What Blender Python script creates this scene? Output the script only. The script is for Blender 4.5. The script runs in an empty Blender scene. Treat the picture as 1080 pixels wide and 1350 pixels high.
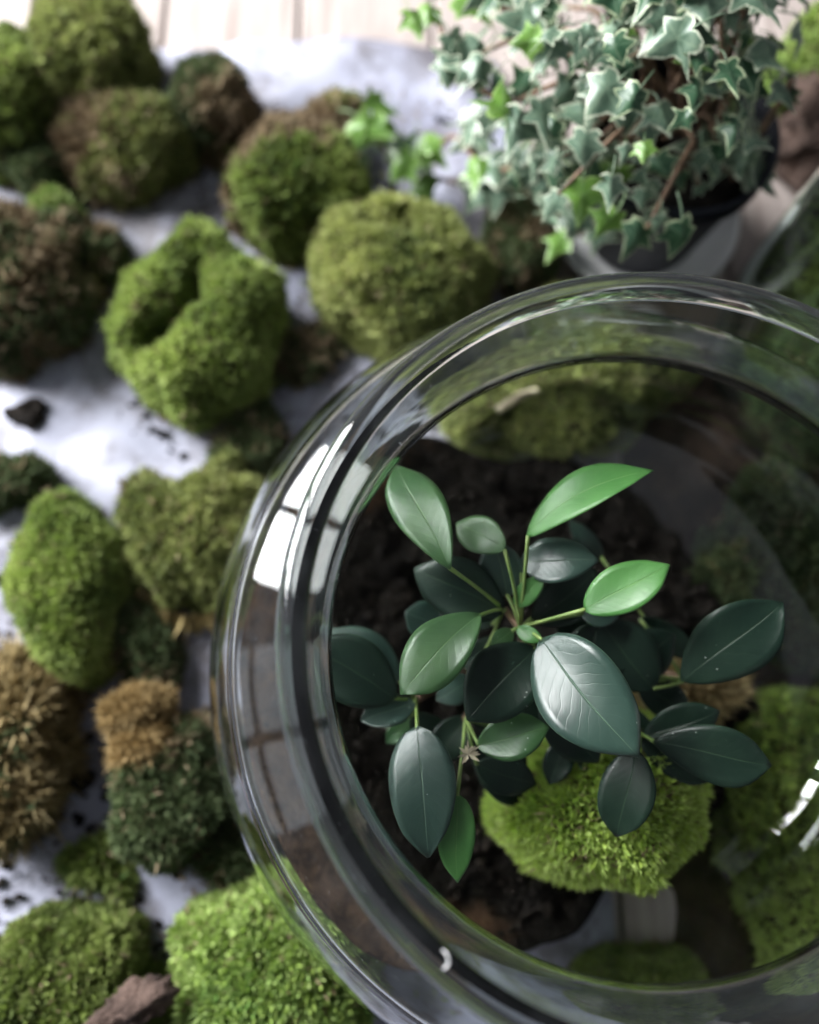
import bpy, bmesh, math, random
import numpy as np
from mathutils import Vector, Matrix

R = math.radians
scene = bpy.context.scene
COL = scene.collection
random.seed(7)
RNG = np.random.default_rng(11)

# ------------------------------------------------------------------ camera
S = 0.085                       # lip radius of the bowl, metres
ZL = 0.150                      # height of the bowl's lip above the table
FPX, TILT = 1045.0, R(14.7)     # focal length in photo pixels, tilt from straight down
CAM = np.array([-.663 * S, -.219 * S, ZL + 1.957 * S])
FW = np.array([0, math.sin(TILT), -math.cos(TILT)])
UP = np.array([0, math.cos(TILT), math.sin(TILT)])
RT = np.array([1., 0, 0])


def at(px, py, z=0.0):
    """photo pixel -> point on the horizontal plane at height z"""
    d = FW + RT * (px - 540) / FPX + UP * (675 - py) / FPX
    return CAM + d * ((z - CAM[2]) / d[2])


def mpp(p):
    """metres per photo pixel at point p"""
    return float((np.asarray(p) - CAM) @ FW) / FPX


cd = bpy.data.cameras.new('camera')
cam = bpy.data.objects.new('camera', cd)
COL.objects.link(cam)
cam.location = CAM
cam.rotation_euler = (TILT, 0, 0)
cd.sensor_fit = 'HORIZONTAL'
cd.sensor_width = 36
cd.lens = 36 * FPX / 1080
cd.clip_start, cd.clip_end = 0.01, 50
cd.dof.use_dof = True
cd.dof.focus_distance = 0.198
cd.dof.aperture_fstop = (cd.lens / 1000) / 0.0064
scene.camera = cam

# ------------------------------------------------------------------ world and lamps
w = bpy.data.worlds.new('World')
scene.world = w
w.use_nodes = True
w.node_tree.nodes['Background'].inputs[0].default_value = (.86, .90, 1.0, 1)
w.node_tree.nodes['Background'].inputs[1].default_value = 0.19


def window_pane(loc, target, sx, sy, watts, col=(1, .985, .96)):
    l = bpy.data.lights.new('window_light', 'AREA')
    l.shape = 'RECTANGLE'
    l.size, l.size_y, l.energy, l.color = sx, sy, watts, col
    o = bpy.data.objects.new('window_light', l)
    COL.objects.link(o)
    o.location = loc
    o.rotation_euler = (Vector(target) - Vector(loc)).to_track_quat('-Z', 'Y').to_euler()
    return o


def window(centre, target, pw, ph, watts, col):
    """a window of two by two panes"""
    wc = Vector(centre)
    n_ = (Vector(target) - wc).normalized()
    rx = Vector((n_.y, -n_.x, 0)).normalized()
    uy = rx.cross(n_).normalized()
    for i in (-1, 1):
        for j in (-1, 1):
            c = wc + rx * (i * (pw / 2 + .03)) + uy * (j * (ph / 2 + .03))
            window_pane(c, c + n_, pw, ph, watts, col)


WC = Vector((-1.12, .72, .80))
window(WC, (0, .05, 0), .36, .46, 23, (.985, .99, 1))            # main window, beyond the table to the left
window((-1.5, -.34, .54), (0, 0, .1), .46, .40, .55, (.88, .92, 1))  # second, fainter window on the left

scene.view_settings.view_transform = 'Standard'
scene.view_settings.look = 'None'
scene.view_settings.exposure = 0.15
scene.view_settings.gamma = 1.0
scene.view_settings.use_curve_mapping = False
cy = scene.cycles
cy.max_bounces, cy.transmission_bounces, cy.glossy_bounces, cy.diffuse_bounces = 14, 14, 6, 4
cy.transparent_max_bounces = 12
cy.caustics_refractive = True
cy.caustics_reflective = False
cy.blur_glossy = 0.6
cy.sample_clamp_indirect = 6
cy.use_denoising = True

# ------------------------------------------------------------------ helpers


def vnoise(p, seed=0):
    """smooth value noise in -1..1 for an (n,3) array"""
    p = np.asarray(p, float)
    i = np.floor(p).astype(np.int64)
    f = p - i
    f = f * f * (3 - 2 * f)

    def h(a, b, c):
        n = (a * 374761393 + b * 668265263 + c * 2147483647 + seed * 1274126177) & 0xffffffff
        n = ((n ^ (n >> 13)) * 1274126177) & 0xffffffff
        return ((n ^ (n >> 16)) & 0xffff) / 32767.5 - 1
    x, y, z = i.T
    u, v, t = f.T
    r = 0
    for dx in (0, 1):
        for dy in (0, 1):
            for dz in (0, 1):
                r = r + h(x + dx, y + dy, z + dz) * (u if dx else 1 - u) * (v if dy else 1 - v) * (t if dz else 1 - t)
    return r


def fbm(p, seed=0, o=3):
    p = np.asarray(p, float)
    return sum(vnoise(p * 2.03 ** k, seed + k * 17) * .5 ** k for k in range(o))


def link(name, me, parent=None, mat=None):
    o = bpy.data.objects.new(name, me)
    COL.objects.link(o)
    if parent:
        o.parent = parent
    if mat and me is not None and not me.materials:
        me.materials.append(mat)
    return o


def mesh_np(name, V, F, smooth=True, mat=None, cols=None, uv=None):
    """V (n,3); F (m,k) with constant k, or list of lists"""
    me = bpy.data.meshes.new(name)
    if isinstance(F, np.ndarray):
        m, k = F.shape
        me.vertices.add(len(V))
        me.vertices.foreach_set('co', np.asarray(V, np.float32).ravel())
        me.loops.add(m * k)
        me.loops.foreach_set('vertex_index', F.astype(np.int32).ravel())
        me.polygons.add(m)
        me.polygons.foreach_set('loop_start', np.arange(0, m * k, k, dtype=np.int32))
        me.update(calc_edges=True)
    else:
        me.from_pydata([tuple(v) for v in V], [], F)
    if smooth:
        me.polygons.foreach_set('use_smooth', np.ones(len(me.polygons), bool))
    if cols is not None:
        a = me.attributes.new('tone', 'FLOAT_COLOR', 'POINT')
        c = np.ones((len(V), 4), np.float32)
        c[:, :3] = cols
        a.data.foreach_set('color', c.ravel())
    if uv is not None:
        l = me.uv_layers.new(name='UVMap')
        idx = np.empty(len(me.loops), np.int32)
        me.loops.foreach_get('vertex_index', idx)
        l.data.foreach_set('uv', np.asarray(uv, np.float32)[idx].ravel())
    me.validate()
    if mat:
        me.materials.append(mat)
    return me


def empty(name, loc, label=None, cat=None, group=None):
    o = bpy.data.objects.new(name, None)
    COL.objects.link(o)
    o.location = loc
    o.empty_display_size = .01
    tag(o, label, cat, group)
    return o


def tag(o, label=None, cat=None, group=None, kind=None):
    if label:
        o['label'] = label
    if cat:
        o['category'] = cat
    if group:
        o['group'] = group
    if kind:
        o['kind'] = kind
    return o


def revolve(profile, seg=160, closed=False):
    """profile list of (r,z) -> V,F ; r==0 points allowed at ends"""
    n = len(profile)
    a = np.linspace(0, 2 * math.pi, seg, endpoint=False)
    V = np.zeros((n, seg, 3))
    for i, (r, z) in enumerate(profile):
        V[i, :, 0] = r * np.cos(a)
        V[i, :, 1] = r * np.sin(a)
        V[i, :, 2] = z
    i = np.arange(n - 1)[:, None]
    j = np.arange(seg)[None, :]
    k = (j + 1) % seg
    F = np.stack([i * seg + j, i * seg + k, (i + 1) * seg + k, (i + 1) * seg + j], -1).reshape(-1, 4)
    return V.reshape(-1, 3), F


def weld(me, dist=1e-6, recalc=False):
    bm = bmesh.new()
    bm.from_mesh(me)
    bmesh.ops.remove_doubles(bm, verts=bm.verts, dist=dist)
    if recalc:
        bmesh.ops.recalc_face_normals(bm, faces=bm.faces)
    bm.to_mesh(me)
    bm.free()
    return me


def catmull(pts, n=8):
    P = [np.array(p, float) for p in pts]
    P = [2 * P[0] - P[1]] + P + [2 * P[-1] - P[-2]]
    out = []
    for i in range(1, len(P) - 2):
        for k in range(n):
            t = k / n
            a, b, c, d = P[i - 1:i + 3]
            out.append(.5 * (2 * b + (c - a) * t + (2 * a - 5 * b + 4 * c - d) * t * t + (3 * b - a - 3 * c + d) * t ** 3))
    out.append(P[-2])
    return np.array(out)


def tube(pts, rad, sides=7, n=6):
    """smooth tube along control points with per-control radius"""
    C = catmull([list(p) + [r] for p, r in zip(pts, rad)], n)
    V, F = [], []
    prev = None
    for i in range(len(C)):
        p = C[i, :3]
        t = C[min(i + 1, len(C) - 1), :3] - C[max(i - 1, 0), :3]
        t = t / (np.linalg.norm(t) + 1e-12)
        if prev is None:
            prev = np.cross(t, [0, 0, 1.] if abs(t[2]) < .9 else [1., 0, 0])
        u = prev - t * (prev @ t)
        u /= np.linalg.norm(u) + 1e-12
        prev = u
        v = np.cross(t, u)
        for s in range(sides):
            a = 2 * math.pi * s / sides
            V.append(p + (u * math.cos(a) + v * math.sin(a)) * max(C[i, 3], 1e-5))
    m = len(C)
    for i in range(m - 1):
        for s in range(sides):
            q = (s + 1) % sides
            F.append([i * sides + s, i * sides + q, (i + 1) * sides + q, (i + 1) * sides + s])
    F.append(list(range(sides))[::-1])
    F.append([(m - 1) * sides + s for s in range(sides)])
    return V, F


def joined(parts):
    V, F = [], []
    for v, f in parts:
        o = len(V)
        V += [tuple(x) for x in v]
        F += [[i + o for i in q] for q in f]
    return V, F


# ------------------------------------------------------------------ materials
def nodemat(name):
    m = bpy.data.materials.new(name)
    m.use_nodes = True
    nt = m.node_tree
    return m, nt, nt.nodes, nt.links, nt.nodes['Principled BSDF']


def ramp(N, stops):
    r = N.new('ShaderNodeValToRGB')
    e = r.color_ramp.elements
    while len(e) < len(stops):
        e.new(.5)
    for el, (p, c) in zip(e, stops):
        el.position, el.color = p, (*c, 1)
    return r


def noise(N, L, scale, detail=5, coord='Object', rough=.55, vec=None):
    t = N.new('ShaderNodeTexNoise')
    t.inputs['Scale'].default_value = scale
    t.inputs['Detail'].default_value = detail
    t.inputs['Roughness'].default_value = rough
    if vec is None:
        c = N.new('ShaderNodeTexCoord')
        vec = c.outputs[coord]
    L.new(vec, t.inputs['Vector'])
    return t


def bump(N, L, h, bsdf, strength, dist):
    b = N.new('ShaderNodeBump')
    b.inputs['Strength'].default_value = strength
    b.inputs['Distance'].default_value = dist
    L.new(h, b.inputs['Height'])
    L.new(b.outputs[0], bsdf.inputs['Normal'])


def mat_plain(name, stops, scale, rough=.6, bscale=None, bdist=.001, bstr=.6, spec=.5):
    m, nt, N, L, B = nodemat(name)
    t = noise(N, L, scale)
    r = ramp(N, stops)
    L.new(t.outputs['Fac'], r.inputs[0])
    L.new(r.outputs[0], B.inputs['Base Color'])
    B.inputs['Roughness'].default_value = rough
    B.inputs['Specular IOR Level'].default_value = spec
    t2 = noise(N, L, bscale or scale * 4, 6)
    bump(N, L, t2.outputs['Fac'], B, bstr, bdist)
    return m


def mat_tone(name, rough=.65, transl=.25, spec=.3):
    """colour from the point attribute 'tone', a little light passing through"""
    m, nt, N, L, B = nodemat(name)
    a = N.new('ShaderNodeAttribute')
    a.attribute_name = 'tone'
    L.new(a.outputs['Color'], B.inputs['Base Color'])
    B.inputs['Roughness'].default_value = rough
    B.inputs['Specular IOR Level'].default_value = spec
    if transl:
        t = N.new('ShaderNodeBsdfTranslucent')
        L.new(a.outputs['Color'], t.inputs['Color'])
        mx = N.new('ShaderNodeMixShader')
        mx.inputs[0].default_value = transl
        L.new(B.outputs[0], mx.inputs[1])
        L.new(t.outputs[0], mx.inputs[2])
        L.new(mx.outputs[0], N['Material Output'].inputs['Surface'])
    return m


def mat_glass(name, tint=(.975, .99, .985)):
    m, nt, N, L, B = nodemat(name)
    N.remove(B)
    g = N.new('ShaderNodeBsdfGlass')
    g.inputs['IOR'].default_value = 1.5
    g.inputs['Color'].default_value = (*tint, 1)
    g.inputs['Roughness'].default_value = 0
    # faint unevenness of hand-blown glass
    t = noise(N, L, 28, 2)
    b = N.new('ShaderNodeBump')
    b.inputs['Strength'].default_value = .25
    b.inputs['Distance'].default_value = .0004
    L.new(t.outputs['Fac'], b.inputs['Height'])
    L.new(b.outputs[0], g.inputs['Normal'])
    # thin film of dust, smears and specks on the glass
    df = N.new('ShaderNodeBsdfDiffuse')
    df.inputs['Color'].default_value = (.72, .74, .80, 1)
    sm_ = noise(N, L, 45, 5, rough=.7)
    sr_ = ramp(N, [(.45, (.0, .0, .0)), (.76, (.015, .015, .015))])
    L.new(sm_.outputs['Fac'], sr_.inputs[0])
    vo = N.new('ShaderNodeTexVoronoi')
    vo.inputs['Scale'].default_value = 380
    tc = N.new('ShaderNodeTexCoord')
    L.new(tc.outputs['Object'], vo.inputs['Vector'])
    lt = N.new('ShaderNodeMath')
    lt.operation = 'LESS_THAN'
    L.new(vo.outputs['Distance'], lt.inputs[0])
    lt.inputs[1].default_value = .055
    ma = N.new('ShaderNodeMath')
    ma.operation = 'MULTIPLY_ADD'
    L.new(lt.outputs[0], ma.inputs[0])
    ma.inputs[1].default_value = .25
    L.new(sr_.outputs[0], ma.inputs[2])
    ms = N.new('ShaderNodeMixShader')
    L.new(ma.outputs[0], ms.inputs[0])
    L.new(g.outputs[0], ms.inputs[1])
    L.new(df.outputs[0], ms.inputs[2])
    L.new(ms.outputs[0], N['Material Output'].inputs['Surface'])
    return m


def mat_leaf(name, dark, light, rough=.3, transl=.12, vein=(.22, .34, .12), spec=.55):
    m, nt, N, L, B = nodemat(name)
    uv = N.new('ShaderNodeUVMap')
    sep = N.new('ShaderNodeSeparateXYZ')
    L.new(uv.outputs[0], sep.inputs[0])

    def math_(op, a, b=None, clamp=False):
        n = N.new('ShaderNodeMath')
        n.operation = op
        n.use_clamp = clamp
        for k, v in ((0, a), (1, b)):
            if v is None:
                continue
            if isinstance(v, (int, float)):
                n.inputs[k].default_value = v
            else:
                L.new(v, n.inputs[k])
        return n.outputs[0]
    t = noise(N, L, 55, 4)
    r = ramp(N, [(.3, dark), (.72, light)])
    L.new(t.outputs['Fac'], r.inputs[0])
    au = math_('ABSOLUTE', math_('SUBTRACT', sep.outputs['X'], .5))       # 0 at midrib, .5 at margin
    mid = math_('SUBTRACT', 1.0, math_('DIVIDE', au, .016), True)
    wob = noise(N, L, 90, 2)
    ph = math_('ADD', math_('SUBTRACT', math_('MULTIPLY', sep.outputs['Y'], 11.), math_('MULTIPLY', au, 5.5)), math_('MULTIPLY', wob.outputs['Fac'], 2.2))
    sv = math_('ABSOLUTE', math_('SUBTRACT', math_('FRACT', ph), .5))
    side = math_('SUBTRACT', 1.0, math_('DIVIDE', sv, .07), True)
    vmask = math_('MAXIMUM', math_('MULTIPLY', mid, .5), math_('MULTIPLY', side, .05))
    edge = math_('MULTIPLY', math_('SUBTRACT', au, .485, True), 40., True)  # light caught along the leaf margin, painted as a pale rim
    vmask = math_('MAXIMUM', vmask, math_('MULTIPLY', edge, .55))
    mx = N.new('ShaderNodeMix')
    mx.data_type = 'RGBA'
    L.new(vmask, mx.inputs['Factor'])
    L.new(r.outputs[0], mx.inputs['A'])
    mx.inputs['B'].default_value = (*vein, 1)
    # pale dust specks
    vo = N.new('ShaderNodeTexVoronoi')
    vo.inputs['Scale'].default_value = 420
    tc = N.new('ShaderNodeTexCoord')
    L.new(tc.outputs['Object'], vo.inputs['Vector'])
    spk = math_('LESS_THAN', vo.outputs['Distance'], .08)
    nz = noise(N, L, 130, 2)
    spk = math_('MULTIPLY', spk, math_('GREATER_THAN', nz.outputs['Fac'], .60))
    mx2 = N.new('ShaderNodeMix')
    mx2.data_type = 'RGBA'
    L.new(math_('MULTIPLY', spk, .6), mx2.inputs['Factor'])
    L.new(mx.outputs['Result'], mx2.inputs['A'])
    mx2.inputs['B'].default_value = (.5, .55, .5, 1)
    L.new(mx2.outputs['Result'], B.inputs['Base Color'])
    rr = N.new('ShaderNodeMapRange')
    L.new(t.outputs['Fac'], rr.inputs['Value'])
    rr.inputs['To Min'].default_value = rough - .06
    rr.inputs['To Max'].default_value = rough + .16
    L.new(rr.outputs[0], B.inputs['Roughness'])
    B.inputs['Specular IOR Level'].default_value = spec
    quilt = math_('MULTIPLY', math_('COSINE', math_('MULTIPLY', ph, 6.2832)), .012)
    hh = math_('ADD', math_('ADD', quilt, math_('MULTIPLY', vmask, -.9)), math_('MULTIPLY', nz.outputs['Fac'], .25))
    bump(N, L, hh, B, .5, .0006)
    tr = N.new('ShaderNodeBsdfTranslucent')
    L.new(mx2.outputs['Result'], tr.inputs['Color'])
    ms = N.new('ShaderNodeMixShader')
    ms.inputs[0].default_value = transl
    L.new(B.outputs[0], ms.inputs[1])
    L.new(tr.outputs[0], ms.inputs[2])
    L.new(ms.outputs[0], N['Material Output'].inputs['Surface'])
    return m


def mat_ivy(name, dark, light, cream):
    m, nt, N, L, B = nodemat(name)
    a = N.new('ShaderNodeAttribute')
    a.attribute_name = 'tone'            # red: 1 at the margin; green: 1 along the veins
    sep = N.new('ShaderNodeSeparateColor')
    L.new(a.outputs['Color'], sep.inputs[0])
    t = noise(N, L, 3.2, 6, rough=.62)
    r = ramp(N, [(.35, dark), (.68, light)])
    L.new(t.outputs['Fac'], r.inputs[0])
    ad = N.new('ShaderNodeMath')
    ad.operation = 'MULTIPLY_ADD'
    L.new(t.outputs['Fac'], ad.inputs[0])
    ad.inputs[1].default_value = 1.15
    L.new(sep.outputs[0], ad.inputs[2])
    er = ramp(N, [(.86, (0, 0, 0)), (1.0, (1, 1, 1))])
    sb = N.new('ShaderNodeMath')
    sb.operation = 'SUBTRACT'
    L.new(ad.outputs[0], sb.inputs[0])
    sb.inputs[1].default_value = .36
    L.new(sb.outputs[0], er.inputs[0])
    mx = N.new('ShaderNodeMix')
    mx.data_type = 'RGBA'
    L.new(er.outputs[0], mx.inputs['Factor'])
    L.new(r.outputs[0], mx.inputs['A'])
    mx.inputs['B'].default_value = (*cream, 1)
    mv = N.new('ShaderNodeMix')
    mv.data_type = 'RGBA'
    pw = N.new('ShaderNodeMath')
    pw.operation = 'POWER'
    L.new(sep.outputs[1], pw.inputs[0])
    pw.inputs[1].default_value = 6
    ml = N.new('ShaderNodeMath')
    ml.operation = 'MULTIPLY'
    L.new(pw.outputs[0], ml.inputs[0])
    ml.inputs[1].default_value = .45
    L.new(ml.outputs[0], mv.inputs['Factor'])
    L.new(mx.outputs['Result'], mv.inputs['A'])
    mv.inputs['B'].default_value = (.3, .4, .26, 1)
    L.new(mv.outputs['Result'], B.inputs['Base Color'])
    B.inputs['Roughness'].default_value = .36
    tr = N.new('ShaderNodeBsdfTranslucent')
    L.new(mv.outputs['Result'], tr.inputs['Color'])
    ms = N.new('ShaderNodeMixShader')
    ms.inputs[0].default_value = .2
    L.new(B.outputs[0], ms.inputs[1])
    L.new(tr.outputs[0], ms.inputs[2])
    L.new(ms.outputs[0], N['Material Output'].inputs['Surface'])
    return m


M_SOIL = mat_plain('black_soil', [(.3, (.004, .0035, .003)), (.75, (.018, .015, .012))], 160, .85, 420, .003, 1.0, .12)
M_SOILMIX, _nt, _N, _L, _B = nodemat('soil_with_dry_brown_edge')
_t = noise(_N, _L, 170)
_r1 = ramp(_N, [(.3, (.0035, .003, .0026)), (.75, (.014, .0115, .009))])
_r2 = ramp(_N, [(.3, (.05, .027, .015)), (.75, (.21, .12, .065))])
_at = _N.new('ShaderNodeAttribute')
_at.attribute_name = 'tone'
_mx = _N.new('ShaderNodeMix')
_mx.data_type = 'RGBA'
for _r in (_r1, _r2):
    _L.new(_t.outputs['Fac'], _r.inputs[0])
_L.new(_at.outputs['Fac'], _mx.inputs['Factor'])
_L.new(_r1.outputs[0], _mx.inputs['A'])
_L.new(_r2.outputs[0], _mx.inputs['B'])
_L.new(_mx.outputs['Result'], _B.inputs['Base Color'])
_B.inputs['Roughness'].default_value = .85
_B.inputs['Specular IOR Level'].default_value = .12
_t2 = noise(_N, _L, 420, 6)
bump(_N, _L, _t2.outputs['Fac'], _B, 1.0, .003)
M_CRUMB = mat_plain('dark_crumb', [(.3, (.004, .0035, .003)), (.75, (.022, .017, .013))], 90, .85, 400, .001, .7, .15)
M_PEAT = mat_plain('brown_peat', [(.3, (.045, .024, .014)), (.75, (.20, .11, .06))], 130, .85, 500, .002, .9, .25)
M_SOILSHADE = mat_plain('brown_soil_shade', [(.3, (.012, .008, .006)), (.75, (.06, .038, .026))], 130, .85, 500, .002, .9, .25)
M_UNDER = mat_plain('moss_underside', [(.3, (.022, .022, .008)), (.75, (.055, .06, .016))], 140, .9, 500, .002, .9, .2)
M_BARK = mat_plain('bark', [(.3, (.03, .018, .014)), (.7, (.15, .10, .08))], 130, .85, 330, .004, .9, .3)
M_MOSS = mat_tone('moss_blades', .7, .28)
M_DRY = mat_tone('dry_strands', .8, .2)
M_STEM = mat_plain('green_stem', [(.35, (.12, .2, .045)), (.7, (.24, .33, .1))], 150, .5, 500, .0004)
M_WOODY = mat_plain('woody_stem', [(.35, (.10, .062, .04)), (.7, (.24, .15, .09))], 200, .7, 500, .0006)
M_POT = mat_plain('black_plastic', [(.3, (.005, .006, .011)), (.7, (.009, .011, .018))], 60, .5, 300, .0003, .3, .25)
M_DISH = mat_plain('white_glazed_ceramic', [(.3, (.78, .78, .79)), (.7, (.84, .84, .84))], 30, .18, 60, .0002, .2)
M_GLASS = mat_glass('clear_glass')
M_GLASS2 = mat_glass('greenish_glass', (.93, .975, .95))
M_PALE = mat_plain('pale_dry_fibre', [(.3, (.5, .42, .27)), (.7, (.72, .64, .46))], 200, .7, 400, .0003)
M_WHITE = mat_plain('white_lint', [(.3, (.75, .75, .76)), (.7, (.85, .85, .85))], 200, .8, 400, .0002)


def mat_cloth():
    m, nt, N, L, B = nodemat('greyish_white_cloth')
    t = noise(N, L, 9, 6)
    r = ramp(N, [(.3, (.24, .25, .33)), (.7, (.43, .44, .53))])
    L.new(t.outputs['Fac'], r.inputs[0])
    # damp brown stains and black specks of soil
    s = noise(N, L, 34, 7, rough=.68)
    sr = ramp(N, [(.44, (0, 0, 0)), (.60, (1, 1, 1))])
    L.new(s.outputs['Fac'], sr.inputs[0])
    mx = N.new('ShaderNodeMix')
    mx.data_type = 'RGBA'
    ml = N.new('ShaderNodeMath')
    ml.operation = 'MULTIPLY'
    ml.inputs[1].default_value = .75
    L.new(sr.outputs[0], ml.inputs[0])
    L.new(ml.outputs[0], mx.inputs['Factor'])
    L.new(r.outputs[0], mx.inputs['A'])
    mx.inputs['B'].default_value = (.075, .062, .058, 1)
    L.new(mx.outputs['Result'], B.inputs['Base Color'])
    B.inputs['Roughness'].default_value = .55
    B.inputs['Specular IOR Level'].default_value = .4
    n2 = noise(N, L, 700, 3)
    bump(N, L, n2.outputs['Fac'], B, .4, .0004)
    return m


def mat_wood():
    m, nt, N, L, B = nodemat('pale_weathered_wood')
    tc = N.new('ShaderNodeTexCoord')
    mp = N.new('ShaderNodeMapping')
    mp.inputs['Scale'].default_value = (1, .06, 1)
    oi = N.new('ShaderNodeObjectInfo')
    va = N.new('ShaderNodeVectorMath')
    va.operation = 'ADD'
    L.new(tc.outputs['Object'], va.inputs[0])
    L.new(oi.outputs['Location'], va.inputs[1])
    L.new(va.outputs[0], mp.inputs['Vector'])
    t = noise(N, L, 150, 7, rough=.65, vec=mp.outputs[0])
    r = ramp(N, [(.28, (.22, .175, .155)), (.5, (.38, .325, .30)), (.75, (.50, .44, .41))])
    L.new(t.outputs['Fac'], r.inputs[0])
    L.new(r.outputs[0], B.inputs['Base Color'])
    B.inputs['Roughness'].default_value = .62
    bump(N, L, t.outputs['Fac'], B, .5, .0012)
    return m


M_CLOTH, M_WOOD = mat_cloth(), mat_wood()

# ------------------------------------------------------------------ table and cloth
table = bpy.data.objects.new('table', None)
COL.objects.link(table)
tag(table, 'pale pinkish wooden table top of narrow boards', kind='structure')
pw_, gap = .066, .0018
pm = None
V, F = [], []
bm = bmesh.new()
bmesh.ops.create_cube(bm, size=1)
bmesh.ops.scale(bm, vec=(pw_ - gap, 1.5, .018), verts=bm.verts)
bmesh.ops.translate(bm, vec=(0, 0, -.009), verts=bm.verts)
bmesh.ops.bevel(bm, geom=list(bm.edges), offset=.0012, segments=1, affect='EDGES')
pm = bpy.data.meshes.new('plank')
bm.to_mesh(pm)
bm.free()
pm.materials.append(M_WOOD)
for i in range(-9, 10):
    o = link('plank', pm, table)
    o.location = (i * pw_ - .012, .15 + .01 * math.sin(i * 2.3), 0)
bm = bmesh.new()
bmesh.ops.create_cube(bm, size=1)
bmesh.ops.scale(bm, vec=(1.25, 1.44, .02), verts=bm.verts)
me = bpy.data.meshes.new('batten')
bm.to_mesh(me)
bm.free()
o = link('under_board', me, table, M_BARK)
o.location = (0, .15, -.0305)

# cloth: a wrinkled sheet covering the left of the table, its right edge running under the bowl
e0, e1 = at(655, 100), at(815, 1190)
nx, ny = 110, 150
V = np.zeros((ny, nx, 3))
y0, y1 = -.36, at(400, 78)[1]
for j in range(ny):
    y = y0 + (y1 - y0) * j / (ny - 1)
    xr = e1[0] + (e0[0] - e1[0]) * (y - e1[1]) / (e0[1] - e1[1])
    V[j, :, 0] = np.linspace(-.50, xr, nx)
    V[j, :, 1] = y
Vf = V.reshape(-1, 3)
Vf[:, 1] += .012 * fbm(Vf * 6, 3) * (Vf[:, 1] > .1)
Vf[:, 0] += .006 * fbm(Vf * 9, 5)
h = fbm(Vf * np.array([14, 14, 1]), 9, 4)
fold = np.abs(fbm(Vf * np.array([9, 9, 1]) + 4, 21, 3))
Vf[:, 2] = .0014 + .0016 * (h + 1) + .0042 * np.clip(.22 - fold, 0, 1) / .22
rr = np.hypot(Vf[:, 0], Vf[:, 1])
flat = np.clip((rr - .05) / .04, 0, 1)
Vf[:, 2] = .0012 + (Vf[:, 2] - .0012) * flat
i = np.arange(ny - 1)[:, None]
j = np.arange(nx - 1)[None, :]
F = np.stack([i * nx + j, i * nx + j + 1, (i + 1) * nx + j + 1, (i + 1) * nx + j], -1).reshape(-1, 4)
cloth = link('cloth', mesh_np('cloth', Vf, F, True, M_CLOTH))
sm = cloth.modifiers.new('thickness', 'SOLIDIFY')
sm.thickness = .0008
sm.offset = -1
tag(cloth, 'wrinkled greyish white cloth spread under the moss clumps', 'cloth')


# ------------------------------------------------------------------ glass bowl
def offset_curve(C, d):
    t = np.gradient(C, axis=0)
    t /= np.linalg.norm(t, axis=1)[:, None]
    return C + np.stack([t[:, 1], -t[:, 0]], -1) * d        # d > 0: outwards for a curve running upwards


def bowl_profile(zl, s):
    """outer wall, inner wall (both from the centre of the foot up) and the rolled bead that joins them"""
    T = .0019
    a, b, zc = 1.378 * s - T / 2, .827 * s - T / 2, zl - .977 * s
    nr, nz = .89 * s + T / 2, zl - .394 * s            # mid-wall radius and height of the neck
    ctl = [(a * math.cos(q), zc + b * math.sin(q)) for q in np.linspace(R(-58), R(28), 24)]
    ctl += [(a * .80, nz - .0110), (nr + .0042, nz - .0042), (nr, nz + .0015), (nr + .0008, nz + .0085), (nr + .0034, nz + .018), (s - .0040, zl - .0062)]
    mid = catmull(ctl, 6)
    o_, i_ = offset_curve(mid, T / 2), offset_curve(mid, -T / 2)
    out = [(0, 0), (.02, 0), (.040, .0)] + [tuple(p) for p in o_ if p[1] > .0012]
    inn = [(0, .0042), (.03, .0043)] + [tuple(p) for p in i_ if p[1] > .0052]
    c = np.array([s - .0034, zl - .0032])
    bead = [out[-1]]
    for q in np.linspace(R(-50), R(230), 30):
        bead.append((c[0] + .0034 * math.cos(q), c[1] + .0032 * math.sin(q)))
    bead.append(inn[-1])
    return out, inn, bead


BZ = .0026     # the bowl stands on the cloth
out, inn, bead = bowl_profile(ZL - BZ, S)
bowl = empty('glass_bowl', (0, 0, BZ), 'large clear glass bowl with thick rolled rim, a leafy plant growing inside', 'bowl')
V1, F1 = revolve(out, 200)
V2, F2 = revolve(inn, 200)
Fb = np.vstack([F1, F2[:, ::-1] + len(V1)])
me = weld(mesh_np('body', np.vstack([V1, V2]), Fb, True, M_GLASS))
me.polygons.foreach_set('use_smooth', np.ones(len(me.polygons), bool))
link('body', me, bowl)
V3, F3 = revolve(bead, 200)
link('rim', mesh_np('rim', V3, F3, True, M_GLASS), bowl)

# soil heaped in the bottom of the bowl
inner = np.array(inn)


_k = int(np.argmax(inner[:, 0]))


def inner_r(z):
    return np.interp(z, inner[1:_k, 1], inner[1:_k, 0])


SOILZ = .0150
seg, rings = 140, 56
rho = np.linspace(0, 1, rings) ** .8
th = np.linspace(0, 2 * math.pi, seg, endpoint=False)
RR, TT = np.meshgrid(rho, th, indexing='ij')
circ = np.stack([np.cos(th), np.sin(th), 0 * th], -1)
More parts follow.
